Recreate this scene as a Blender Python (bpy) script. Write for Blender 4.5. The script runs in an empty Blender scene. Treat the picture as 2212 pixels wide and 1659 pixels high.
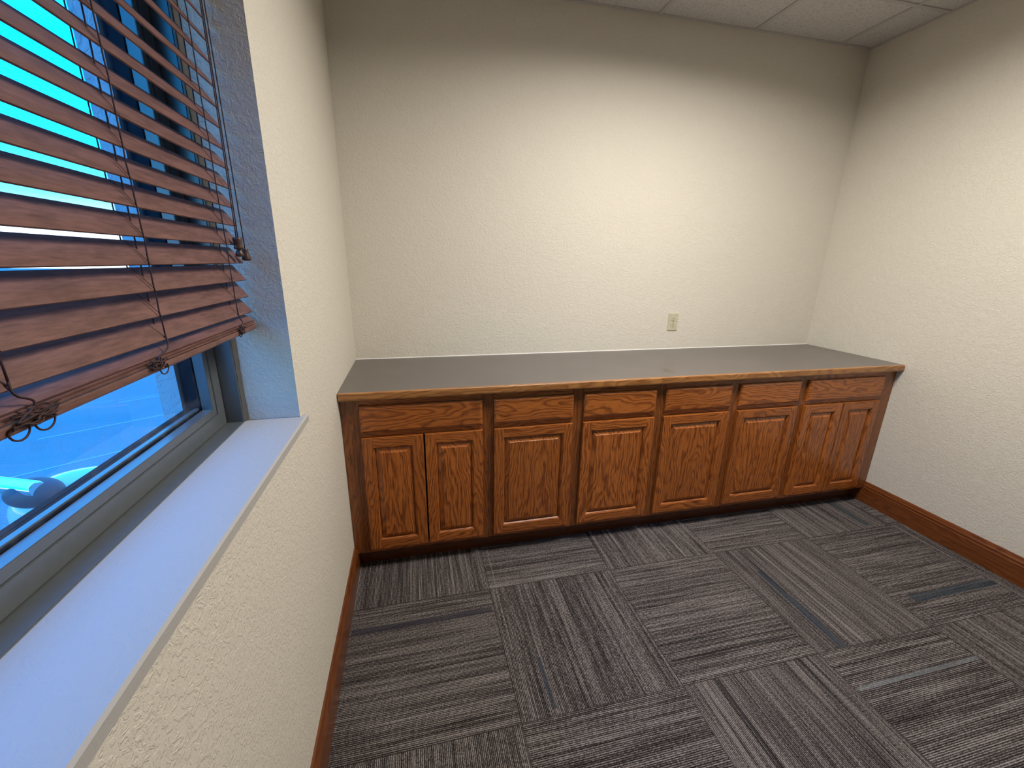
import bpy, bmesh, math, random
from mathutils import Vector, Matrix
random.seed(7)
S = bpy.context.scene
C = S.collection

# ------------------------------------------------------------------ camera
CAM = Vector((0.33894, -2.46528, 1.47738))
YAW, PITCH, ROLL, FPX = 0.231733, -0.286092, 0.015753, 899.07
fw = Vector((math.sin(YAW)*math.cos(PITCH), math.cos(YAW)*math.cos(PITCH), math.sin(PITCH)))
r0 = Vector((math.cos(YAW), -math.sin(YAW), 0)); u0 = r0.cross(fw)
rt = math.cos(ROLL)*r0 + math.sin(ROLL)*u0
up = -math.sin(ROLL)*r0 + math.cos(ROLL)*u0
cd = bpy.data.cameras.new('camera'); cam = bpy.data.objects.new('camera', cd); C.objects.link(cam)
cd.sensor_width = 36; cd.sensor_fit = 'HORIZONTAL'; cd.lens = FPX/2212*36; cd.clip_start = 0.02; cd.clip_end = 500
M = Matrix((rt, up, -fw)).transposed().to_4x4(); M.translation = CAM
cam.matrix_world = M
S.camera = cam
S.view_settings.view_transform = 'Standard'; S.view_settings.look = 'None'
S.view_settings.gamma = 1; S.view_settings.use_curve_mapping = False
S.view_settings.exposure = 0.0

# ------------------------------------------------------------------ sky
SKY_GAIN = 5.2
LAMP = 3.0; LAMP_W = 57.0; LAMP_SPREAD = 163
w = bpy.data.worlds.new('sky'); S.world = w; w.use_nodes = True
nt = w.node_tree; nt.nodes.clear()
out = nt.nodes.new('ShaderNodeOutputWorld'); bg = nt.nodes.new('ShaderNodeBackground')
tc = nt.nodes.new('ShaderNodeTexCoord'); sx = nt.nodes.new('ShaderNodeSeparateXYZ')
rp = nt.nodes.new('ShaderNodeValToRGB')
nt.links.new(tc.outputs['Generated'], sx.inputs[0]); nt.links.new(sx.outputs['Z'], rp.inputs[0])
els = [(0.0, (.60, .64, .70)), (0.03, (.42, .56, .68)), (0.09, (.075, .44, .68)), (0.16, (.010, .36, .75)),
       (0.30, (0.002, 0.30, 0.85)), (0.6, (0.035, 0.31, 1.02)), (1.0, (0.05, 0.32, 1.05))]
while len(rp.color_ramp.elements) < len(els): rp.color_ramp.elements.new(0.5)
for e, (p, c) in zip(rp.color_ramp.elements, els):
    e.position = p; e.color = (*c, 1)
bg.inputs['Strength'].default_value = SKY_GAIN
nt.links.new(rp.outputs[0], bg.inputs[0]); nt.links.new(bg.outputs[0], out.inputs[0])

# ------------------------------------------------------------------ room size
W, H, YF = 3.151, 2.762, -4.6          # right wall x, ceiling z, front wall y
TX, TY, TS = 0.6199, -0.8846, 0.6084   # carpet tile grid

# ------------------------------------------------------------------ material helpers
class NB:
    def __init__(s, name, rough=0.5, color=(.8, .8, .8), spec=0.5):
        s.m = bpy.data.materials.new(name); s.m.use_nodes = True
        s.t = s.m.node_tree; s.b = s.t.nodes['Principled BSDF']
        s.b.inputs['Base Color'].default_value = (*color, 1); s.b.inputs['Roughness'].default_value = rough
        s.b.inputs['Specular IOR Level'].default_value = spec
        s.co = s.t.nodes.new('ShaderNodeTexCoord')
    def n(s, typ, **kw):
        x = s.t.nodes.new(typ)
        for k, v in kw.items(): setattr(x, k, v)
        return x
    def l(s, a, b): s.t.links.new(a, b)
    def val(s, sock, v):
        if hasattr(v, 'is_linked') or isinstance(v, bpy.types.NodeSocket): s.l(v, sock)
        else: sock.default_value = v
    def math(s, op, a, b=0.0, c=0.0, clamp=False):
        x = s.n('ShaderNodeMath', operation=op); x.use_clamp = clamp
        s.val(x.inputs[0], a); s.val(x.inputs[1], b); s.val(x.inputs[2], c)
        return x.outputs[0]
    def vec(s, x=0.0, y=0.0, z=0.0):
        c = s.n('ShaderNodeCombineXYZ')
        for i, v in enumerate((x, y, z)): s.val(c.inputs[i], v)
        return c.outputs[0]
    def sep(s, v=None):
        c = s.n('ShaderNodeSeparateXYZ'); s.l(v or s.co.outputs['Object'], c.inputs[0]); return c.outputs
    def noise(s, v, scale=5, detail=2, rough=.5, dist=0.0):
        x = s.n('ShaderNodeTexNoise'); s.l(v, x.inputs['Vector'])
        x.inputs['Scale'].default_value = scale; x.inputs['Detail'].default_value = detail
        x.inputs['Roughness'].default_value = rough; x.inputs['Distortion'].default_value = dist
        return x.outputs['Fac']
    def ramp(s, f, stops, interp='LINEAR'):
        x = s.n('ShaderNodeValToRGB'); s.l(f, x.inputs[0]); cr = x.color_ramp; cr.interpolation = interp
        while len(cr.elements) < len(stops): cr.elements.new(.5)
        for e, (p, c) in zip(cr.elements, stops):
            e.position = p; e.color = (*c, 1) if isinstance(c, tuple) else (c, c, c, 1)
        return x.outputs[0]
    def mix(s, f, a, b, mode='MIX'):
        x = s.n('ShaderNodeMix', data_type='RGBA', blend_type=mode)
        s.val(x.inputs['Factor'], f)
        for sock, v in ((x.inputs['A'], a), (x.inputs['B'], b)):
            if isinstance(v, tuple): sock.default_value = (*v, 1)
            else: s.l(v, sock)
        return x.outputs['Result']
    def bump(s, h, strength=.3, dist=.001):
        x = s.n('ShaderNodeBump'); x.inputs['Strength'].default_value = strength
        x.inputs['Distance'].default_value = dist; s.l(h, x.inputs['Height'])
        s.l(x.outputs[0], s.b.inputs['Normal']); return x
    def color(s, c): s.l(c, s.b.inputs['Base Color'])

def simple(name, color, rough=.5, spec=.5, metal=0.0):
    b = NB(name, rough, color, spec); b.b.inputs['Metallic'].default_value = metal
    v = b.noise(b.co.outputs['Object'], 60, 3)
    b.color(b.mix(0.12, color, b.ramp(v, [(.3, tuple(c*.55 for c in color)), (.7, tuple(min(1, c*1.35) for c in color))])))
    return b.m

def paint(name, base, scale=1.0, strength=.4):
    b = NB(name, .62, base, .25); o = b.co.outputs['Object']
    big = b.noise(o, 3, 2)
    b.color(b.mix(.05, base, b.ramp(big, [(.35, tuple(c*.8 for c in base)), (.65, base)])))
    n1 = b.noise(o, 62*scale, 3, .55, 1.2)          # knocked-down splatter
    k = b.ramp(n1, [(.47, 0.0), (.56, 1.0)])
    n2 = b.noise(o, 260*scale, 2, .6)
    h = b.math('ADD', k, b.math('MULTIPLY', n2, .5))
    b.bump(h, strength, .0028)
    return b.m

MAT = {}
MAT['wall'] = paint('textured_cream_paint', (.70, .66, .57))
MAT['sill'] = paint('smooth_cream_paint', (.43, .42, .40), .5, .10)

def oak(name, axis, light=(.47, .145, .026), dark=(.120, .025, .004), gloss=.32, figure=1.0):
    """stained oak, grain running along axis (0 x, 1 y, 2 z); varies from part to part"""
    b = NB(name, gloss, light, .5); s = b.sep()
    inf = b.n('ShaderNodeObjectInfo'); rnd = inf.outputs['Random']
    others = [i for i in range(3) if i != axis]
    along = s[axis]; a1 = s[others[0]]; a2 = s[others[1]]
    off = b.math('MULTIPLY', rnd, 37.0)
    # plain-sawn figure: nested arches where the board is cut near its heart, straight lines elsewhere
    a1c = b.math('ADD', b.math('ADD', a1, a2), b.math('MULTIPLY', b.math('SUBTRACT', rnd, .5), .10))
    wv = b.vec(b.math('MULTIPLY', a1, 9.0), b.math('MULTIPLY', a2, 9.0), b.math('ADD', b.math('MULTIPLY', along, 2.2), off))
    wander = b.noise(wv, 1.0, 2, .5)
    wf = b.noise(b.vec(b.math('MULTIPLY', a1, 60.0), a2, b.math('ADD', b.math('MULTIPLY', along, 9.0), off)), 1.0, 2, .55)
    q = b.math('MULTIPLY', a1c, 62.0*figure)
    ring = b.math('SQRT', b.math('ADD', b.math('MULTIPLY', q, q), 3.0))
    sl = b.math('MULTIPLY', along, b.math('MULTIPLY', b.math('SUBTRACT', b.math('FRACT', b.math('MULTIPLY', rnd, 7.7)), .35), 15.0))
    ring = b.math('ADD', b.math('ADD', ring, sl), b.math('MULTIPLY', wander, 9.0))
    ring = b.math('ADD', ring, b.math('MULTIPLY', wf, 1.6))
    fr = b.math('FRACT', ring)
    line = b.ramp(fr, [(0.0, 0.55), (.10, .1), (.45, .05), (.74, .75), (.88, 1.0), (1.0, .55)])
    # pores, long and thin
    pv = b.vec(b.math('MULTIPLY', a1, 330.0), b.math('MULTIPLY', a2, 330.0), b.math('ADD', b.math('MULTIPLY', along, 16.0), off))
    pore = b.noise(pv, 1.0, 2, .6)
    pm = b.ramp(pore, [(.46, 0.0), (.62, 1.0)])
    tone = b.noise(b.vec(b.math('MULTIPLY', a1, 3.0), b.math('MULTIPLY', a2, 3.0), b.math('ADD', along, off)), 1.3, 2)
    tr = b.math('ADD', b.math('MULTIPLY', rnd, .5), b.math('MULTIPLY', tone, .5))
    base = b.mix(tr, tuple(c*.80 for c in light), tuple(c*1.12 for c in light))
    f = b.math('MULTIPLY', line, .66, clamp=True)
    f = b.math('ADD', f, b.math('MULTIPLY', pm, .42), clamp=True)
    b.color(b.mix(f, base, dark))
    b.bump(b.math('MULTIPLY', pm, -1.0), .12, .0005)
    b.b.inputs['Coat Weight'].default_value = .3; b.b.inputs['Coat Roughness'].default_value = .16
    return b.m
MAT['oak_v'] = oak('oak_vertical_grain', 2)
MAT['oak_h'] = oak('oak_horizontal_grain', 0)
MAT['oak_frame'] = oak('oak_face_frame', 2, light=(.30, .094, .019), dark=(.10, .025, .005))
MAT['oak_edge'] = oak('oak_counter_edge', 0, light=(.42, .19, .055), dark=(.20, .07, .018), figure=.6)
MAT['toe'] = oak('oak_toe_board', 0, light=(.12, .034, .009), dark=(.06, .014, .004), figure=.5)  # oak darkened further, shade under the cabinet fronts put into the colour
MAT['base_y'] = oak('oak_baseboard_grain_y', 1, light=(.19, .056, .012), dark=(.10, .026, .006), figure=.5)
MAT['base_x'] = oak('oak_baseboard_grain_x', 0, light=(.19, .056, .012), dark=(.10, .026, .006), figure=.5)

# laminate counter
b = NB('taupe_laminate', .30, (.10, .085, .075), .5)
v = b.noise(b.co.outputs['Object'], 700, 2); v2 = b.noise(b.co.outputs['Object'], 4, 2)
b.color(b.mix(.5, b.ramp(v, [(.35, (.095, .082, .076)), (.65, (.145, .127, .118))]), b.ramp(v2, [(.4, (.108, .094, .087)), (.6, (.124, .108, .100))])))
b.bump(v, .05, .0003)
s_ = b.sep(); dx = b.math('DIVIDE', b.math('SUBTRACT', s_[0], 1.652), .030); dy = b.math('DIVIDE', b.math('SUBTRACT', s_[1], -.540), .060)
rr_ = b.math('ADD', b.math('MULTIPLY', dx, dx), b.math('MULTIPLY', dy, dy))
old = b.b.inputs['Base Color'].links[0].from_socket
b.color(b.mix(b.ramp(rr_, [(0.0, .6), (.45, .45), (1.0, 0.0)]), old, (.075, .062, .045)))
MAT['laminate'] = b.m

# blind slats: brown, faint grain along y
b = NB('brown_stained_slat', .42, (.16, .06, .04), .4); s = b.sep()
inf = b.n('ShaderNodeObjectInfo')
g = b.noise(b.vec(b.math('MULTIPLY', s[0], 260.0), b.math('ADD', b.math('MULTIPLY', s[1], 34.0), b.math('MULTIPLY', inf.outputs['Random'], 50.0)), b.math('MULTIPLY', s[2], 260.0)), 1, 3, .6)
g2 = b.noise(b.vec(b.math('MULTIPLY', s[0], 60.0), b.math('ADD', b.math('MULTIPLY', s[1], 11.0), b.math('MULTIPLY', inf.outputs['Random'], 50.0)), b.math('MULTIPLY', s[2], 60.0)), 1, 2, .6, .6)
b.color(b.mix(b.ramp(b.math('MULTIPLY', b.math('ADD', g, g2), .5), [(.36, 0.0), (.64, 1.0)]), (.110, .052, .041), (.215, .105, .085)))
b.bump(g, .08, .0004)
MAT['slat'] = b.m
MAT['cord'] = simple('dark_brown_cord', (.045, .016, .014), .7)
MAT['tassel'] = simple('dark_wood_tassel', (.075, .035, .020), .4)

MAT['alu'] = simple('grey_anodised_aluminium', (.135, .148, .152), .28, .8, .25)
MAT['gasket'] = simple('black_rubber', (.006, .008, .014), .8, .08)
MAT['spacer'] = simple('dark_spacer_bar', (.012, .014, .02), .25)
MAT['caulk'] = simple('dark_sealant', (.10, .095, .085), .8)
MAT['ivory'] = simple('ivory_plastic', (.56, .52, .38), .35)
MAT['slot'] = simple('outlet_slot_dark', (.03, .025, .02), .6)
MAT['screw'] = simple('painted_screw', (.45, .42, .33), .3, .5, .4)
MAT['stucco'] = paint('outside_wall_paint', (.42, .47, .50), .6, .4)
MAT['chrome'] = simple('chrome', (.80, .78, .76), .12, .5, 1.0)
MAT['carpaint'] = simple('pale_vehicle_paint', (.55, .62, .68), .12, .6)
MAT['rubber'] = simple('grey_black_rubber', (.05, .055, .07), .55)
MAT['grid'] = simple('ceiling_grid_metal', (.50, .485, .47), .5)
MAT['trim_white'] = simple('white_enamel', (.78, .76, .72), .4)

# window pane: mostly clear, dusty
g = bpy.data.materials.new('dusty_clear_glass'); g.use_nodes = True; t = g.node_tree; t.nodes.clear()
o = t.nodes.new('ShaderNodeOutputMaterial'); tr_ = t.nodes.new('ShaderNodeBsdfTransparent'); gl = t.nodes.new('ShaderNodeBsdfGlossy')
df = t.nodes.new('ShaderNodeBsdfDiffuse'); df.inputs[0].default_value = (.6, .65, .7, 1)
gl.inputs['Roughness'].default_value = .02; tr_.inputs[0].default_value = (.93, .96, .97, 1)
lw = t.nodes.new('ShaderNodeLayerWeight'); lw.inputs[0].default_value = .5
fp = t.nodes.new('ShaderNodeMath'); fp.operation = 'POWER'; fp.inputs[1].default_value = 4.0; t.links.new(lw.outputs['Facing'], fp.inputs[0])
fr = t.nodes.new('ShaderNodeMath'); fr.operation = 'MULTIPLY_ADD'; fr.inputs[1].default_value = .45; fr.inputs[2].default_value = .03; t.links.new(fp.outputs[0], fr.inputs[0])
m1 = t.nodes.new('ShaderNodeMixShader'); m2 = t.nodes.new('ShaderNodeMixShader')
tc = t.nodes.new('ShaderNodeTexCoord'); nz = t.nodes.new('ShaderNodeTexNoise'); nz.inputs['Scale'].default_value = 28; nz.inputs['Detail'].default_value = 4
mr = t.nodes.new('ShaderNodeMapRange'); mr.inputs['From Min'].default_value = .5; mr.inputs['From Max'].default_value = .85; mr.inputs['To Max'].default_value = .06
t.links.new(tc.outputs['Object'], nz.inputs[0]); t.links.new(nz.outputs[0], mr.inputs['Value'])
t.links.new(fr.outputs[0], m1.inputs[0]); t.links.new(tr_.outputs[0], m1.inputs[1]); t.links.new(gl.outputs[0], m1.inputs[2])
t.links.new(mr.outputs[0], m2.inputs[0]); t.links.new(m1.outputs[0], m2.inputs[1]); t.links.new(df.outputs[0], m2.inputs[2])
t.links.new(m2.outputs[0], o.inputs[0])
MAT['glass'] = g

# light diffuser
g = bpy.data.materials.new('lit_diffuser'); g.use_nodes = True; t = g.node_tree; t.nodes.clear()
o = t.nodes.new('ShaderNodeOutputMaterial'); e = t.nodes.new('ShaderNodeEmission'); e.inputs[0].default_value = (1.0, .95, .88, 1); e.inputs[1].default_value = LAMP
t.links.new(e.outputs[0], o.inputs[0]); MAT['lit'] = g

# ceiling tile
b = NB('mineral_fibre_tile', .9, (.55, .52, .48), .1)
v = b.noise(b.co.outputs['Object'], 130, 3, .7)
b.color(b.ramp(v, [(.30, (.40, .385, .375)), (.48, (.60, .585, .575)), (.7, (.66, .645, .635))])); b.bump(v, .4, .002)
MAT['tile'] = b.m

# pavement
b = NB('weathered_pavement', .8, (.3, .33, .36), .2)
v = b.noise(b.co.outputs['Object'], 1.2, 4, .6); v2 = b.noise(b.co.outputs['Object'], 60, 3, .6)
b.color(b.mix(.35, b.ramp(v, [(.3, (.14, .18, .18)), (.7, (.215, .24, .235))]), b.ramp(v2, [(.3, (.12, .14, .15)), (.7, (.30, .32, .32))])))
MAT['pave'] = b.m
MAT['paveline'] = simple('pale_line_paint', (.33, .38, .40), .8)

# carpet tiles, quarter-turned, with fine ribs
b = NB('striped_carpet_tile', .95, (.1, .09, .09), .05); s = b.sep()
u = b.math('DIVIDE', b.math('SUBTRACT', s[0], TX), TS); v = b.math('DIVIDE', b.math('SUBTRACT', s[1], TY), TS)
iu = b.math('FLOOR', u); iv = b.math('FLOOR', v)
par = b.math('FLOORED_MODULO', b.math('ADD', iu, iv), 2.0)     # 1: ribs run along y
par = b.math('GREATER_THAN', par, .5)
def pick(a_, b_):   # par ? a_ : b_
    return b.math('ADD', b.math('MULTIPLY', par, a_), b.math('MULTIPLY', b.math('SUBTRACT', 1.0, par), b_))
sc = pick(s[0], s[1]); al = pick(s[1], s[0])
tid = b.math('ADD', b.math('MULTIPLY', iu, 7.31), b.math('MULTIPLY', iv, 3.77))
def nn(ks, ka, seed, detail=1, scale=1.0):
    return b.noise(b.vec(b.math('MULTIPLY', sc, ks), b.math('MULTIPLY', al, ka), b.math('ADD', tid, seed)), scale, detail, .6)
band = nn(17, .25, 0.3, 2)          # broad bands
mid = nn(75, .8, 5.1, 2)
rib = b.math('ADD', b.math('MULTIPLY', nn(190, 4, 9.7, 1), .6), b.math('MULTIPLY', b.math('ADD', b.math('SINE', b.math('MULTIPLY', sc, 1100.0)), 1.0), .2))
loop = nn(300, 170, 2.2, 1)
k = b.math('ADD', b.math('MULTIPLY', band, .11), b.math('MULTIPLY', mid, .27))
k = b.math('ADD', k, b.math('ADD', b.math('MULTIPLY', rib, .42), b.math('MULTIPLY', loop, .36)))
col = b.ramp(k, [(.42, (.008, .0065, .0065)), (.53, (.038, .032, .031)), (.61, (.088, .076, .073)), (.70, (.25, .225, .215))])
def box_mask(x0, x1, y0, y1):
    m = b.math('MULTIPLY', b.math('GREATER_THAN', s[0], x0), b.math('LESS_THAN', s[0], x1))
    return b.math('MULTIPLY', m, b.math('MULTIPLY', b.math('GREATER_THAN', s[1], y0), b.math('LESS_THAN', s[1], y1)))
for (bx0, bx1, by0, by1, cc, am) in [
    (1.950, 1.984, -1.49, -1.05, (.018, .034, .052), .75), (1.975, 1.984, -1.20, -.90, (.012, .012, .016), .7),
    (2.53, 3.05, -1.375, -1.333, (.020, .036, .052), .75), (1.85, 2.45, -1.650, -1.634, (.19, .205, .22), .60),
    (.02, .61, -1.018, -.988, (.016, .018, .032), .7), (.735, .752, -1.47, -1.27, (.014, .028, .045), .7),
    (2.90, 2.935, -.86, -.60, (.018, .036, .050), .75), (2.075, 2.082, -1.48, -.90, (.26, .24, .24), .6),
    (1.365, 1.373, -2.05, -1.50, (.010, .008, .010), .8), (1.668, 1.674, -.87, -.62, (.28, .27, .27), .6),
    (1.24, 1.83, -1.40, -1.393, (.012, .010, .012), .8), (.65, .657, -.885, -.60, (.2, .19, .18), .5)]:
    fac = b.math('MULTIPLY', box_mask(bx0, bx1, by0, by1), b.math('MULTIPLY', b.math('MULTIPLY', am, b.ramp(mid, [(.35, .75), (.5, 1.0)])), b.ramp(loop, [(.3, .55), (.6, 1.0)])))
    col = b.mix(fac, col, cc)
# seams between tiles
fu = b.math('FRACT', u); fv = b.math('FRACT', v)
e1 = b.math('MINIMUM', b.math('MINIMUM', fu, b.math('SUBTRACT', 1.0, fu)), b.math('MINIMUM', fv, b.math('SUBTRACT', 1.0, fv)))
seam = b.math('LESS_THAN', e1, .0035)
col = b.mix(b.math('MULTIPLY', seam, .6), col, (.02, .017, .017))
b.color(col)
hh = b.math('ADD', b.math('MULTIPLY', rib, .6), b.math('MULTIPLY', loop, .6))
b.bump(hh, .6, .003)
MAT['carpet'] = b.m

# ------------------------------------------------------------------ mesh helpers
def bm_new(): return bmesh.new()
def box(bm, x0, x1, y0, y1, z0, z1, mat=0, bev=0.0):
    t = bmesh.new()
    r = bmesh.ops.create_cube(t, size=1)
    for v in t.verts:
        v.co = Vector(((x0+x1)/2 + v.co.x*(x1-x0), (y0+y1)/2 + v.co.y*(y1-y0), (z0+z1)/2 + v.co.z*(z1-z0)))
    if bev: bmesh.ops.bevel(t, geom=t.edges[:], offset=bev, segments=2, affect='EDGES', profile=.6)
    merge(bm, t, mat)
def merge(bm, t, mat=0):
    mp = {}
    for v in t.verts: mp[v] = bm.verts.new(v.co)
    for f in t.faces:
        try: nf = bm.faces.new([mp[v] for v in f.verts])
        except ValueError: continue
        nf.material_index = mat if mat is not None else f.material_index; nf.smooth = f.smooth
    t.free()
def tube(bm, pts, r, n=6, mat=0, cap=True):
    pts = [Vector(p) for p in pts]; rings = []
    prev = None
    for i, p in enumerate(pts):
        d = (pts[min(i+1, len(pts)-1)] - pts[max(i-1, 0)]).normalized()
        a = prev if prev is not None else (Vector((1, 0, 0)) if abs(d.x) < .8 else Vector((0, 1, 0)))
        a = (a - d*a.dot(d)).normalized(); prev = a; c = d.cross(a)
        rr = r[i] if isinstance(r, (list, tuple)) else r
        rings.append([bm.verts.new(p + (a*math.cos(2*math.pi*k/n) + c*math.sin(2*math.pi*k/n))*rr) for k in range(n)])
    for i in range(len(rings)-1):
        for k in range(n):
            f = bm.faces.new([rings[i][k], rings[i][(k+1) % n], rings[i+1][(k+1) % n], rings[i+1][k]]); f.smooth = True; f.material_index = mat
    if cap:
        for rg in (rings[0][::-1], rings[-1]):
            f = bm.faces.new(rg); f.material_index = mat
def lathe(bm, prof, cx, cy, n=20, mat=0):
    """prof: list of (radius, z)"""
    rings = [[bm.verts.new((cx+r*math.cos(2*math.pi*k/n), cy+r*math.sin(2*math.pi*k/n), z)) for k in range(n)] for r, z in prof]
    for i in range(len(rings)-1):
        for k in range(n):
            f = bm.faces.new([rings[i][k], rings[i][(k+1) % n], rings[i+1][(k+1) % n], rings[i+1][k]]); f.smooth = True; f.material_index = mat
    bm.faces.new(rings[0][::-1]).material_index = mat; bm.faces.new(rings[-1]).material_index = mat
def prism(bm, prof, fn, a, c, mat=0, smooth=False):
    """closed profile (list of 2-tuples) swept from a to c; fn(p, s) -> xyz"""
    A = [bm.verts.new(fn(p, a)) for p in prof]; B = [bm.verts.new(fn(p, c)) for p in prof]
    n = len(prof)
    for i in range(n):
        f = bm.faces.new([A[i], A[(i+1) % n], B[(i+1) % n], B[i]]); f.material_index = mat; f.smooth = smooth
    bm.faces.new(A[::-1]).material_index = mat; bm.faces.new(B).material_index = mat
def link(name, bm, mats, parent=None, shift=None, label=None):
    bmesh.ops.recalc_face_normals(bm, faces=bm.faces[:])
    me = bpy.data.meshes.new(name); bm.to_mesh(me); bm.free()
    for m in (mats if isinstance(mats, (list, tuple)) else [mats]): me.materials.append(MAT[m])
    o = bpy.data.objects.new(name, me); C.objects.link(o)
    if shift is not None:
        me.transform(Matrix.Translation(-Vector(shift)))
        o.location = Vector(shift)
    if parent is not None:
        o.parent = parent
        pw = Vector((0, 0, 0)); q = parent
        while q is not None: pw += q.location; q = q.parent
        o.location = o.location - pw
    if label: o['label'] = label
    return o
def thing(name, loc, label, cat, group=None, kind=None):
    o = bpy.data.objects.new(name, None); o.empty_display_size = .1; C.objects.link(o); o.location = loc
    if label: o['label'] = label
    if cat: o['category'] = cat
    if group: o['group'] = group
    if kind: o['kind'] = kind
    return o
def struct(o, label=None, cat=None):
    o['kind'] = 'structure'
    if label: o['label'] = label
    if cat: o['category'] = cat
    return o

# ------------------------------------------------------------------ room shell
# window opening (inner face of the wall) and the narrower opening in the outer skin
OY0, OY1, OZ0, OZ1 = -2.75, -1.220, 1.010, 2.30
EY0, EY1, EZ0, EZ1 = -2.67, -1.300, 1.062, 2.22
bm = bm_new(); box(bm, -.02, W+.02, YF-.02, .02, -.10, 0)
struct(link('floor', bm, 'carpet'), 'grey and brown striped carpet tiles laid quarter-turned', 'floor')
bm = bm_new(); box(bm, -.30, W+.15, 0, .15, -.10, H+.15)
struct(link('wall_back', bm, 'wall'), 'cream textured wall behind the oak cabinets', 'wall')
bm = bm_new(); box(bm, W, W+.15, YF-.15, 0, -.10, H+.15)
struct(link('wall_right', bm, 'wall'), 'cream textured wall at the right end of the counter', 'wall')
bm = bm_new(); box(bm, -.30, W, YF-.15, YF, -.10, H+.15)
struct(link('wall_front', bm, 'wall'), 'cream textured wall behind the viewer', 'wall')
bm = bm_new()
def ring(bm, x0, x1, oy0, oy1, oz0, oz1, mat=0):
    box(bm, x0, x1, oy1, 0, -.10, H+.15, mat); box(bm, x0, x1, YF, oy0, -.10, H+.15, mat)
    box(bm, x0, x1, oy0, oy1, -.10, oz0, mat); box(bm, x0, x1, oy0, oy1, oz1, H+.15, mat)
# inner skin built as one clean shell so that no joints show
def holed(bm, x0, x1, oy0, oy1, oz0, oz1, mat=0):
    ys = [YF, oy0, oy1, 0]; zs = [-.10, oz0, oz1, H+.15]
    g_ = {}
    for xi, x in enumerate((x0, x1)):
        for i, y in enumerate(ys):
            for j, z in enumerate(zs): g_[xi, i, j] = bm.verts.new((x, y, z))
    def q(*k):
        bm.faces.new([g_[i] for i in k]).material_index = mat
    for xi in (0, 1):
        for i in range(3):
            for j in range(3):
                if (i, j) == (1, 1): continue
                q((xi, i, j), (xi, i+1, j), (xi, i+1, j+1), (xi, i, j+1))
    q((0, 1, 1), (1, 1, 1), (1, 2, 1), (0, 2, 1)); q((0, 1, 2), (1, 1, 2), (1, 2, 2), (0, 2, 2))
    q((0, 1, 1), (1, 1, 1), (1, 1, 2), (0, 1, 2)); q((0, 2, 1), (1, 2, 1), (1, 2, 2), (0, 2, 2))
    for i in range(3):
        q((0, i, 0), (1, i, 0), (1, i+1, 0), (0, i+1, 0)); q((0, i, 3), (1, i, 3), (1, i+1, 3), (0, i+1, 3))
        q((0, 0, i), (1, 0, i), (1, 0, i+1), (0, 0, i+1)); q((0, 3, i), (1, 3, i), (1, 3, i+1), (0, 3, i+1))
holed(bm, -.236, 0, OY0, OY1, OZ0, OZ1)
wl = struct(link('wall_left', bm, 'wall'), 'cream textured wall with the window opening', 'wall')
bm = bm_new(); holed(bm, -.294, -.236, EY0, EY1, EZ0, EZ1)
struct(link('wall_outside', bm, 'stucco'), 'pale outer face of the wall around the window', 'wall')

# ceiling: tiles with a metal grid
bm = bm_new(); box(bm, -.02, W+.02, YF-.02, .02, H+.003, H+.10)
ce = struct(link('ceiling', bm, 'tile'), 'suspended ceiling of mottled mineral fibre tiles', 'ceiling')
bm = bm_new()
gx = [1.70+.61*k for k in range(-2, 3)]; gy = [-.41-.61*k for k in range(7)]
for x in gx: box(bm, x-.011, x+.011, YF, 0, H-.002, H+.004)
for y in gy: box(bm, 0, W, y-.011, y+.011, H-.0026, H+.004)
box(bm, 0, .016, YF, 0, H-.003, H+.004); box(bm, W-.016, W, YF, 0, H-.003, H+.004)
box(bm, 0, W, -.016, 0, H-.0035, H+.004)
link('ceiling_grid', bm, 'grid', ce)
# lights recessed in the grid
def ceiling_light(x0, x1, y0, y1, watts, label):
    t = thing('ceiling_light', ((x0+x1)/2, (y0+y1)/2, H-.012), label, 'ceiling light', 'recessed ceiling lights')
    bm = bm_new()
    f = .022
    box(bm, x0, x1, y0, y0+f, H-.012, H-.003); box(bm, x0, x1, y1-f, y1, H-.012, H-.003)
    box(bm, x0, x0+f, y0+f, y1-f, H-.012, H-.003); box(bm, x1-f, x1, y0+f, y1-f, H-.012, H-.003)
    link('light_frame', bm, 'trim_white', t)
    bm = bm_new(); box(bm, x0+f, x1-f, y0+f, y1-f, H-.009, H-.004)
    link('diffuser', bm, 'lit', t)
    ld = bpy.data.lights.new('lamp', 'AREA'); ld.shape = 'RECTANGLE'; ld.size = x1-x0-.06; ld.size_y = y1-y0-.06
    ld.energy = watts; ld.color = (1.0, .94, .87); ld.spread = math.radians(LAMP_SPREAD)
    lo = bpy.data.objects.new('lamp', ld); C.objects.link(lo); lo.parent = t; lo.location = (0, 0, -.004)
ceiling_light(1.101, 1.689, -1.619, -1.031, LAMP_W*.60, 'left one of the two recessed ceiling panel lights')
ceiling_light(1.711, 2.299, -1.619, -1.031, LAMP_W*.40, 'right one of the two recessed ceiling panel lights')

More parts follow.
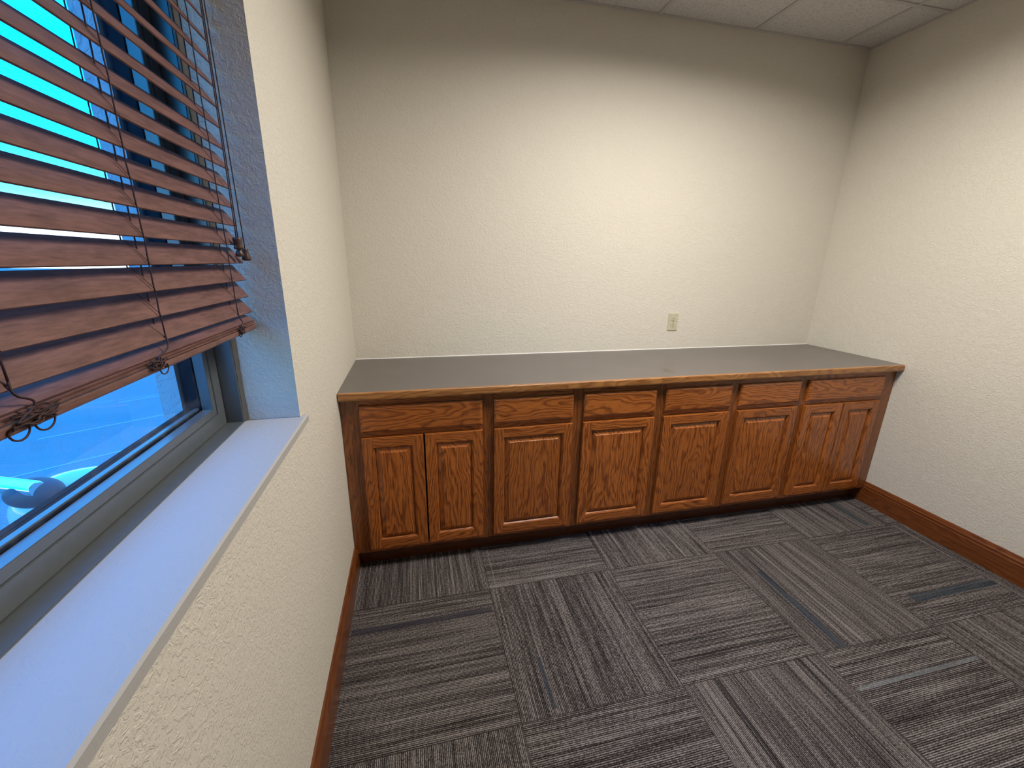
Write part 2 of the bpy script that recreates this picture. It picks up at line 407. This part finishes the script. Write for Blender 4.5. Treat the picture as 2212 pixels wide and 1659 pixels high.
# baseboards
BP = [(0, 0), (.016, 0), (.016, .100), (.0135, .106), (.0135, .112), (.0155, .114), (.0155, .118), (.011, .126), (.008, .136), (.006, .141), (0, .141)]
YC = -.575
BQ = [(0, 0), (.016, 0), (.016, .0965), (0, .0965)]      # under the cabinet fronts
bm = bm_new(); prism(bm, BP, lambda p, s: (p[0], s, p[1]), YF+.016, -.632)
prism(bm, BQ, lambda p, s: (p[0], s, p[1]), -.632, YC-.0005)
struct(link('baseboard_left', bm, 'base_y'), 'dark oak baseboard under the window', 'baseboard')
bm = bm_new(); prism(bm, BP, lambda p, s: (W-p[0], s, p[1]), YF+.016, -.632)
prism(bm, BQ, lambda p, s: (W-p[0], s, p[1]), -.632, YC-.0005)
struct(link('baseboard_right', bm, 'base_y'), 'dark oak baseboard along the right wall', 'baseboard')
bm = bm_new(); prism(bm, BP, lambda p, s: (s, YF+p[0], p[1]), 0, W)
struct(link('baseboard_front', bm, 'base_x'), 'dark oak baseboard behind the viewer', 'baseboard')

# ------------------------------------------------------------------ window
win = thing('window_1', (-.14, -2.0, 1.034), 'grey aluminium window with a deep painted sill', 'window', kind='structure')
def frame(bm, x0, x1, y0, y1, z0, z1, wd, mat=0, bev=0.0):
    """rectangular frame; wd = bar width"""
    a = [(y0, z0), (y1, z0), (y1, z1), (y0, z1)]; c = [(y0+wd, z0+wd), (y1-wd, z0+wd), (y1-wd, z1-wd), (y0+wd, z1-wd)]
    t = bmesh.new()
    V = {}
    for xi, x in enumerate((x0, x1)):
        for k in range(4):
            V[xi, 'o', k] = t.verts.new((x, *a[k])); V[xi, 'i', k] = t.verts.new((x, *c[k]))
    for k in range(4):
        l = (k+1) % 4
        for xi in (0, 1): t.faces.new([V[xi, 'o', k], V[xi, 'o', l], V[xi, 'i', l], V[xi, 'i', k]])
        t.faces.new([V[0, 'o', k], V[0, 'o', l], V[1, 'o', l], V[1, 'o', k]])
        t.faces.new([V[0, 'i', k], V[0, 'i', l], V[1, 'i', l], V[1, 'i', k]])
    bmesh.ops.recalc_face_normals(t, faces=t.faces[:])
    if bev: bmesh.ops.bevel(t, geom=t.edges[:], offset=bev, segments=2, affect='EDGES')
    merge(bm, t, mat)
# outer box frame; its room side is a thin lip, behind which the sash sits deeper
FY0, FY1, FZ0, FZ1 = OY0+.012, OY1-.013, 1.030, OZ1-.010
bm = bm_new(); frame(bm, -.236, -.140, FY0, FY1, FZ0, FZ1, .007, bev=.001)
frame(bm, -.236, -.212, FY0+.005, FY1-.005, FZ0+.005, FZ1-.005, .055)
link('window_frame', bm, 'alu', win)
# sash
SY0, SY1, SZ0, SZ1 = FY0+.010, FY1-.010, FZ0+.008, FZ1-.010
bm = bm_new(); frame(bm, -.206, -.180, SY0, SY1, SZ0, SZ1, .040, bev=.0012)
frame(bm, -.206, -.1815, SY0+.041, SY1-.041, SZ0+.041, SZ1-.041, .019, bev=.001)
sash = link('sash', bm, 'alu', win)
bm = bm_new(); gi = .060
frame(bm, -.2350, -.2080, SY0+gi-.012, SY1-gi+.012, SZ0+gi-.012, SZ1-gi+.012, .015)
frame(bm, -.2460, -.2345, SY0+gi-.001, SY1-gi+.001, SZ0+gi-.001, SZ1-gi+.001, .005)
link('gasket', bm, 'gasket', sash)
bm = bm_new(); box(bm, -.2215, -.2105, SY0+gi+.003, SY1-gi-.003, SZ0+gi+.0025, SZ0+gi+.0068, bev=.001)
link('glazing_bead', bm, 'alu', sash)
bm = bm_new(); box(bm, -.2075, -.2062, SY0+.05, SY1-.05, SZ0+.05, SZ1-.05)
link('pane', bm, 'glass', sash)
# window sill board
bm = bm_new(); ZS = 1.034
SP = [(-.150, 1.0105), (.0145, 1.0105), (.0165, 1.0125), (.0165, 1.030), (.0125, 1.034), (-.150, 1.034)]
prism(bm, [(-.150, 1.0105), (.0005, 1.0105), (.0005, 1.034), (-.150, 1.034)], lambda p, s: (p[0], s, p[1]), OY0+.002, OY1-.002)
prism(bm, [(.0005, 1.0105), (.0145, 1.0105), (.0165, 1.0125), (.0165, 1.030), (.0125, 1.034), (.0005, 1.034)], lambda p, s: (p[0], s, p[1]), OY0-.025, OY1+.024)
link('window_sill', bm, 'sill', win)
# ragged sealant between frame and reveal
bm = bm_new(); n = 60; prevs = None
for i in range(n+1):
    z = ZS+.004 + (OZ1-.02-ZS)*i/n
    wob = random.uniform(-.0012, .0012)
    cs = [(-.152, OY1-.0145), (-.1385+random.uniform(-.001, .001), OY1-.0142), (-.1325+wob, OY1-.0005), (-.152, OY1-.0005)]
    vs = [bm.verts.new((x, y, z)) for x, y in cs]
    if prevs:
        for k_ in range(4): bm.faces.new([prevs[k_], prevs[(k_+1) % 4], vs[(k_+1) % 4], vs[k_]])
    else: bm.faces.new(vs)
    prevs = vs
bm.faces.new(prevs[::-1])
link('sealant', bm, 'caulk', win)

# ------------------------------------------------------------------ blind
blind = thing('window_blind', (-.09, -2.0, 2.25), 'brown wooden slatted blind half lowered in front of the window', 'blind')
BY0, BY1 = -2.735, -1.238
LAD = [-2.56, -2.25, -1.945, -1.650, -1.333]
def slat_mesh():
    """slat in its own axes: width along local x (0 = room edge), grown crown, length along y"""
    bm = bm_new(); wd, th = .046, .0028; n = 6
    top = []; bot = []
    for i in range(n+1):
        q = i/n; cr = .0012*(1-(2*q-1)**2)
        top.append((-wd*q, cr+th/2)); bot.append((-wd*q, cr-th/2))
    prof = top + bot[::-1]
    prism(bm, prof, lambda p, s: (p[0], s, p[1]), BY0, BY1)
    bmesh.ops.recalc_face_normals(bm, faces=bm.faces[:])
    me = bpy.data.meshes.new('slat'); bm.to_mesh(me); bm.free(); me.materials.append(MAT['slat']); return me
SM = slat_mesh()
TILT = math.radians(54)
XF = -.0775
slats = []
def add_slat(x, z, tilt, dyaw=0.0):
    o = bpy.data.objects.new('slat', SM); C.objects.link(o); o.parent = blind
    # shift so that the rotation is about the room edge; origin y=0 is world y 0
    o.matrix_basis = Matrix.Translation(Vector((x, 0, z)) - blind.location) @ Matrix.Rotation(tilt, 4, 'Y')
    slats.append((x, z, tilt)); return o
k0 = 0
for k in range(20):
    jx = random.uniform(-.0015, .0015)
    add_slat(XF+jx, 1.3795+.0425*k+random.uniform(-.0012, .0012), TILT+random.uniform(-.02, .02))
# lowest slats come to rest on the rail
STACK = [(-.075, 1.3410, math.radians(50)), (-.0745, 1.3190, math.radians(30)), (-.074, 1.3145, math.radians(17)), (-.073, 1.3105, math.radians(7))]
for x, z, tl in STACK: add_slat(x, z, tl)
bm = bm_new()
RP = [(-.0725, 1.2965), (-.071, 1.299), (-.071, 1.3055), (-.0735, 1.3075), (-.119, 1.3075), (-.1215, 1.3055), (-.1215, 1.299), (-.119, 1.2965)]
prism(bm, RP, lambda p, s: (p[0], s, p[1]), BY0, BY1)
rail = link('bottom_rail', bm, 'slat', blind)
bm = bm_new(); box(bm, -.125, -.068, BY0, BY1, 2.238, 2.2955, bev=.001)
link('headrail', bm, 'slat', blind)
bm = bm_new(); box(bm, -.066, -.058, BY0, BY1+.004, 2.225, 2.297, bev=.002)
link('valance', bm, 'slat', blind)
ca, sa = math.cos(TILT), math.sin(TILT)
for ly in LAD:
    bm = bm_new()
    n = 40
    def wob(z, a_): return .0012*math.sin(z*31+a_)+.0006*math.sin(z*83+a_*2)
    fx = XF+.0022; bx = XF-.046*ca-.0025
    tube(bm, [(fx+(.0005 if i % 2 else 0), ly+wob(1.345+(2.238-1.345)*i/n, ly), 1.345+(2.238-1.345)*i/n) for i in range(n+1)], .00125, 6)
    tube(bm, [(bx, ly+.001, 1.40+(2.238-1.40)*i/10) for i in range(11)], .0011, 6)
    for x, z, tl in slats[:20]:      # rungs that cross each slat
        c_, s_ = math.cos(tl), math.sin(tl)
        e = [(x+.002, ly+.007, z+.0005)]
        for q in (0.15, .4, .65, .9):
            cr = .0012*(1-(2*q-1)**2)+.0020
            e.append((x-.046*q*c_+cr*s_, ly+.007-.004*q, z+.046*q*s_+cr*c_))
        e.append((bx, ly+.001, z+.039))
        tube(bm, e, .00036, 5)
    link('ladder_cord', bm, 'cord', blind)
    bm = bm_new()                    # lift cord through the slats
    pts = []
    for i in range(31):
        z = 1.345+(2.238-1.345)*i/30
        pts.append((-.0935, ly+.012, z))
    tube(bm, pts, .0013, 6)
    link('lift_cord', bm, 'cord', blind)
# surplus ladder cord bunched round the rail
def smooth(pts, it=3):
    pts = [Vector(p) for p in pts]
    for _ in range(it):
        q = [pts[0]]
        for a, c in zip(pts[:-1], pts[1:]): q += [a*.75+c*.25, a*.25+c*.75]
        q.append(pts[-1]); pts = q
    return pts
rr = random.Random(11)
for ly, width in [(-2.56, .06), (-2.25, .06), (-1.935, .055), (-1.700, .034), (-1.345, .020)]:
    bm = bm_new()
    for j in range(9):
        y0 = ly-width*.5+rr.uniform(-.005, .005); pts = []
        for q in range(7):
            yy = y0+width*q/6+rr.uniform(-.004, .004)
            pts.append((-.0695+rr.uniform(0, .006), yy, 1.3025+.0019*j+.0030*math.sin(q*1.7+j)+rr.uniform(-.0015, .0015)))
        tube(bm, smooth(pts, 2), .00115, 5)
    hang = [(ly-width*.38, .012), (ly+width*.22, .013)] if width > .05 else ([(ly+.018, .012)] if width > .03 else [(ly-.006, .007)])
    for hy, hr in hang:              # loose loops below the rail
        pts = []
        for q in range(13):
            a = math.radians(-10+200*q/12)
            pts.append((-.0700, hy-hr*1.05*math.cos(a), 1.3000-hr*.90*math.sin(a)))
        pts = [(-.0695, hy-hr*.8, 1.304)]+pts+[(-.0695, hy+hr*.7, 1.304)]
        tube(bm, smooth(pts, 1), .0011, 6)
    # cord from the front ladder running into the bunch
    tgt = {-2.56: -2.56, -2.25: -2.25, -1.935: -1.945, -1.700: -1.650, -1.345: -1.333}[ly]
    pts = [(XF+.003, tgt, 1.350), (-.0705, tgt-.004, 1.335), (-.069, (tgt+ly)/2+.010, 1.326), (-.0685, ly+.004, 1.320), (-.0685, ly, 1.312)]
    tube(bm, smooth(pts, 2), .0013, 6)
    link('bunched_cord', bm, 'cord', blind)
# pull cords with tassels at the right end
pc = [(-.0650, -1.2735, -1.286, 1.522), (-.0668, -1.2765, -1.291, 1.522), (-.0620, -1.2700, -1.2600, 1.497)]
for i, (x, yt, yb, zb) in enumerate(pc):
    bm = bm_new()
    pts = [(x, yt+(yb-yt)*((q/16)**2.2), 2.238+(zb-2.238)*q/16) for q in range(17)]
    tube(bm, pts, .0013, 6)
    cd_ = link('pull_cord', bm, 'cord', blind)
    if i == 1: continue
    bm = bm_new()
    if i == 0:
        lathe(bm, [(.003, 1.5235), (.0095, 1.5225), (.0105, 1.518), (.0092, 1.510), (.0092, 1.503), (.0105, 1.499), (.0095, 1.4965), (.004, 1.4955),
                   (.0055, 1.493), (.0072, 1.490), (.0092, 1.484), (.0088, 1.4795), (.004, 1.4785)], x-.0008, yb-.002, 18)
        link('double_tassel', bm, 'tassel', blind)
    else:
        lathe(bm, [(.003, 1.4985), (.0062, 1.4980), (.0066, 1.495), (.0062, 1.492), (.0075, 1.485), (.0098, 1.476), (.0100, 1.4725), (.0085, 1.4700), (.003, 1.4695)], x, yb, 18)
        link('tassel', bm, 'tassel', blind)

# ------------------------------------------------------------------ base cabinets
FR = -.630          # face frame front plane
DF = -.6495         # door and drawer front plane
ZT, ZB = .890, .0975
B = [.053, .657, 1.1115, 1.5665, 2.0225, 2.4765, 3.080]
def raised_door(x0, x1, z0, z1, parent):
    """frame with a raised centre panel"""
    sw = .047
    cx, cz = (x0+x1)/2, (z0+z1)/2
    bm = bm_new(); y1 = FR-.0005; y0 = DF
    def bar(ax0, ax1, az0, az1, mat): box(bm, ax0, ax1, y0, y1, az0, az1, mat, bev=.0022)
    bar(x0, x0+sw, z0, z1, 0); bar(x1-sw, x1, z0, z1, 0)
    bar(x0+sw-.001, x1-sw+.001, z0, z0+sw, 1); bar(x0+sw-.001, x1-sw+.001, z1-sw, z1, 1)
    # sticking: small quarter-round inside the frame
    for (a, c, vert, sgn) in ((x0+sw, None, True, 1), (x1-sw, None, True, -1), (None, z0+sw, False, 1), (None, z1-sw, False, -1)):
        pr = [(-.001, y1-.004), (.007, y1-.004), (.0065, y0+.0085), (.0045, y0+.006), (.002, y0+.0032), (-.001, y0+.0022)]
        if vert: prism(bm, pr, lambda p, s: (a+sgn*p[0], p[1], s), z0+sw-.001, z1-sw+.001, 0)
        else: prism(bm, pr, lambda p, s: (s, p[1], c+sgn*p[0]), x0+sw-.001, x1-sw+.001, 1)
    d = link('door', bm, ['oak_v', 'oak_h'], parent, (cx, y0, cz))
    # raised panel
    bm = bm_new(); px0, px1, pz0, pz1 = x0+sw-.003, x1-sw+.003, z0+sw-.003, z1-sw+.003
    lv = [(0.0, y0+.0145), (.010, y0+.0140), (.0125, y0+.0125), (.031, y0+.0040), (.0325, y0+.0018), (.034, y0+.0013)]
    rings = []
    for ins, y in lv:
        rings.append([bm.verts.new(c) for c in ((px0+ins, y, pz0+ins), (px1-ins, y, pz0+ins), (px1-ins, y, pz1-ins), (px0+ins, y, pz1-ins))])
    for a, c in zip(rings[:-1], rings[1:]):
        for k in range(4): bm.faces.new([a[k], a[(k+1) % 4], c[(k+1) % 4], c[k]])
    bm.faces.new(rings[-1])
    back = [bm.verts.new((v.co.x, y1-.001, v.co.z)) for v in rings[0]]
    for k in range(4): bm.faces.new([rings[0][k], rings[0][(k+1) % 4], back[(k+1) % 4], back[k]])
    bm.faces.new(back)
    link('raised_panel', bm, 'oak_v', d, (cx, y0, cz))
def drawer(x0, x1, z0, z1, parent):
    bm = bm_new(); y1 = FR-.0005
    rings = []
    for ins, y in ((0, y1), (0, DF+.0075), (.0015, DF+.0050), (.008, DF+.0010), (.0105, DF), ):
        rings.append([bm.verts.new(c) for c in ((x0+ins, y, z0+ins), (x1-ins, y, z0+ins), (x1-ins, y, z1-ins), (x0+ins, y, z1-ins))])
    for a, c in zip(rings[:-1], rings[1:]):
        for k in range(4): bm.faces.new([a[k], a[(k+1) % 4], c[(k+1) % 4], c[k]])
    bm.faces.new(rings[-1]); bm.faces.new(rings[0][::-1])
    link('drawer', bm, 'oak_h', parent, ((x0+x1)/2, DF, (z0+z1)/2))
LB = ['wide oak base cabinet with two doors and one drawer against the window wall',
      'single door oak base cabinet, second from the window wall',
      'single door oak base cabinet, third from the window wall',
      'single door oak base cabinet with flame grain, third from the right wall under the outlet',
      'single door oak base cabinet beside the right two-door cabinet',
      'wide oak base cabinet with two doors and one drawer against the right wall']
LB[3] = 'single door oak base cabinet, third counted from the right wall'
for i in range(6):
    x0, x1 = B[i], B[i+1]
    wide = i in (0, 5)
    t = thing('base_cabinet', ((x0+x1)/2, -.3, 0), LB[i], 'cabinet', 'oak base cabinets under the counter')
    e0 = 0.002 if i == 0 else x0; e1 = W-.002 if i == 5 else x1
    bm = bm_new(); y1 = -.611; mw = .0315
    g_ = .0004
    for (a, c) in ((x0+g_, x0+mw), (x1-mw, x1-g_)): box(bm, a, c, FR, y1, ZB, ZT, 0, bev=.0006)
    if i == 0: box(bm, e0, x0-g_, FR+.001, y1, ZB, ZT, 0)
    if i == 5: box(bm, x1+g_, e1, FR+.001, y1, ZB, ZT, 0)
    for (za, zb) in ((ZB, ZB+.034), (.700, .738), (ZT-.034, ZT)): box(bm, x0+mw, x1-mw, FR+.0003, y1, za, zb, 1)
    link('face_frame', bm, ['oak_frame', 'oak_h'], t, ((x0+x1)/2, FR, .5))
    bm = bm_new()
    box(bm, x0+.001, x0+.017, -.6105, -.004, ZB, ZT); box(bm, x1-.017, x1-.001, -.6105, -.004, ZB, ZT)
    box(bm, x0+.017, x1-.017, -.6105, -.004, ZB+.015, ZB+.031); box(bm, x0+.017, x1-.017, -.012, -.004, ZB+.031, ZT)
    link('cabinet_body', bm, 'oak_frame', t)
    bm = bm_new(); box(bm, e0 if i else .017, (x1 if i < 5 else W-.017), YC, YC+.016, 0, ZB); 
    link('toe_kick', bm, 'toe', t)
    m = .0275
    drawer(x0+m, x1-m, .7325, .858, t)
    if wide:
        c = (x0+x1)/2
        raised_door(x0+m, c-.0035, .1235, .7065, t); raised_door(c+.0035, x1-m, .1235, .7065, t)
    else: raised_door(x0+m, x1-m, .1235, .7065, t)

# ------------------------------------------------------------------ counter
ct = thing('countertop', (W/2, -.33, .9), 'long dark taupe laminate countertop with an oak front edge', 'countertop')
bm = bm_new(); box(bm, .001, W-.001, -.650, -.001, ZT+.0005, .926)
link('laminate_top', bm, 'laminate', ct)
bm = bm_new()
EP = [(-.6503, .8905), (-.6503, .9262), (-.6600, .9262), (-.6635, .9252), (-.6655, .9225), (-.6658, .919), (-.6658, .898), (-.6648, .8935), (-.662, .8905)]
prism(bm, EP, lambda p, s: (s, p[0], p[1]), .0035, W-.006, smooth=False)
link('front_edge', bm, 'oak_edge', ct)
bm = bm_new()   # thin bead of white caulk where counter meets wall
pr = [(0, 0), (-.004, 0), (0, .004)]
prism(bm, [(-.0002, .9262), (-.0042, .9262), (-.0002, .9302)], lambda p, s: (s, p[0], p[1]), .001, W-.001)
link('caulk_bead', bm, 'trim_white', ct)

# ------------------------------------------------------------------ outlet
ot = thing('electrical_outlet', (2.014, 0, 1.108), 'ivory duplex outlet plate on the wall above the counter', 'outlet')
cx, cz = 2.014, 1.108
bm = bm_new(); rings = []
for ins, y in ((0, -.0003), (0, -.003), (.0015, -.0048), (.004, -.0058)):
    rings.append([bm.verts.new(c) for c in ((cx-.036+ins, y, cz-.058+ins), (cx+.036-ins, y, cz-.058+ins), (cx+.036-ins, y, cz+.058-ins), (cx-.036+ins, y, cz+.058-ins))])
for a, c in zip(rings[:-1], rings[1:]):
    for k in range(4): bm.faces.new([a[k], a[(k+1) % 4], c[(k+1) % 4], c[k]])
bm.faces.new(rings[-1]); bm.faces.new(rings[0][::-1])
link('cover_plate', bm, 'ivory', ot)
for dz in (.0195, -.0195):
    bm = bm_new(); prof = []
    for k in range(28):     # round face with flattened sides
        a = 2*math.pi*k/28; prof.append((max(-.0145, min(.0145, .0172*math.cos(a)))*1.15, .0143*math.sin(a)))
    prism(bm, prof, lambda p, s: (cx+p[0], s, cz+dz+p[1]), -.0055, -.0078)
    rc = link('receptacle', bm, 'ivory', ot)
    bm = bm_new()
    box(bm, cx-.0078, cx-.0052, -.0082, -.0070, cz+dz-.0015, cz+dz+.0075)
    box(bm, cx+.0052, cx+.0078, -.0082, -.0070, cz+dz-.0005, cz+dz+.0070)
    prof = [(.0028*math.cos(2*math.pi*k/12), .0028*math.sin(2*math.pi*k/12)) for k in range(12)]
    prism(bm, prof, lambda p, s: (cx+p[0], s, cz+dz-.0080+p[1]), -.0070, -.0082)
    link('slots', bm, 'slot', rc)
bm = bm_new(); prof = [(.0032*math.cos(2*math.pi*k/12), .0032*math.sin(2*math.pi*k/12)) for k in range(12)]
prism(bm, prof, lambda p, s: (cx+p[0], s, cz+p[1]), -.0055, -.0072)
link('screw', bm, 'screw', ot)

# ------------------------------------------------------------------ outside
GZ = -.15
bm = bm_new(); box(bm, -80, -.294, -60, 60, GZ-.2, GZ)
def strip(a, c, wd):
    a = Vector((*a, 0)); c = Vector((*c, 0)); d = (c-a).normalized(); nrm = Vector((-d.y, d.x, 0))*wd/2
    t = bmesh.new(); vs = []
    for z in (GZ, GZ+.003):
        vs.append([t.verts.new((p.x, p.y, z)) for p in (a-nrm, c-nrm, c+nrm, a+nrm)])
    t.faces.new(vs[1]); t.faces.new(vs[0][::-1])
    for k in range(4): t.faces.new([vs[0][k], vs[0][(k+1) % 4], vs[1][(k+1) % 4], vs[1][k]])
    merge(bm, t, 1)
strip((-3.075, 1.921), (-1.60, 2.92), .022); strip((-3.033, 2.969), (-1.9, 3.71), .022); strip((-2.70, 1.13), (-1.2, 2.25), .022)
strip((-3.7, 2.8), (-2.2, 3.5), .012)
struct(link('pavement', bm, ['pave', 'paveline']), 'bluish pavement with pale painted lines outside the window', 'pavement')

# part of a vehicle parked close to the window
car = thing('parked_vehicle', (-1.2, -.35, GZ), 'pale rounded vehicle corner with a chrome end piece parked outside the window', 'vehicle')
def ellip(bm, c, r, p=2.4, nu=40, nv=20, zmin=None, mat=0):
    def sg(v, e): return math.copysign(abs(v)**e, v)
    rows = []
    for j in range(nv+1):
        ph = -math.pi/2+math.pi*j/nv
        row = []
        for i in range(nu):
            th = 2*math.pi*i/nu; e = 2/p
            x = c[0]+r[0]*sg(math.cos(ph), e)*sg(math.cos(th), e); y = c[1]+r[1]*sg(math.cos(ph), e)*sg(math.sin(th), e); z = c[2]+r[2]*sg(math.sin(ph), e)
            row.append(bm.verts.new((x, y, z)))
        rows.append(row)
    for j in range(nv):
        for i in range(nu):
            f = bm.faces.new([rows[j][i], rows[j][(i+1) % nu], rows[j+1][(i+1) % nu], rows[j+1][i]]); f.smooth = True; f.material_index = mat
bm = bm_new(); ellip(bm, (-1.22, -.24, .300), (.33, .20, .17))
bmesh.ops.remove_doubles(bm, verts=bm.verts[:], dist=1e-5)
fend = link('fender', bm, 'carpaint', car)
bm = bm_new()
def xcyl(bm, prof, cy, cz, n=32):
    rings = [[bm.verts.new((x, cy+r*math.cos(2*math.pi*k/n), cz+r*math.sin(2*math.pi*k/n))) for k in range(n)] for x, r in prof]
    for i in range(len(rings)-1):
        for k in range(n):
            f = bm.faces.new([rings[i][k], rings[i][(k+1) % n], rings[i+1][(k+1) % n], rings[i+1][k]]); f.smooth = True
    bm.faces.new(rings[0][::-1]); bm.faces.new(rings[-1])
tube(bm, [(-2.2, -.08, .5), (-1.8, -.24, .5), (-1.30, -.441, .5), (-1.285, -.447, .5)], [.036, .036, .036, .030], 28)
link('chrome_bumper', bm, 'chrome', car)
bm = bm_new(); ellip(bm, (-1.335, -.405, .466), (.105, .072, .066), 2.0)
bmesh.ops.remove_doubles(bm, verts=bm.verts[:], dist=1e-5)
link('rubber_collar', bm, 'rubber', car)
for wx in (-1.13,):
    bm = bm_new()
    prof = [(wx-.10, .10), (wx-.10, .22), (wx-.08, .26), (wx+.08, .26), (wx+.10, .22), (wx+.10, .10)]
    xcyl(bm, prof, -.20, GZ+.26)
    link('wheel', bm, 'rubber', car)
bm = bm_new(); box(bm, -1.46, -1.0, -.34, -.06, .05, .38, bev=.03)
link('lower_body', bm, 'rubber', car)
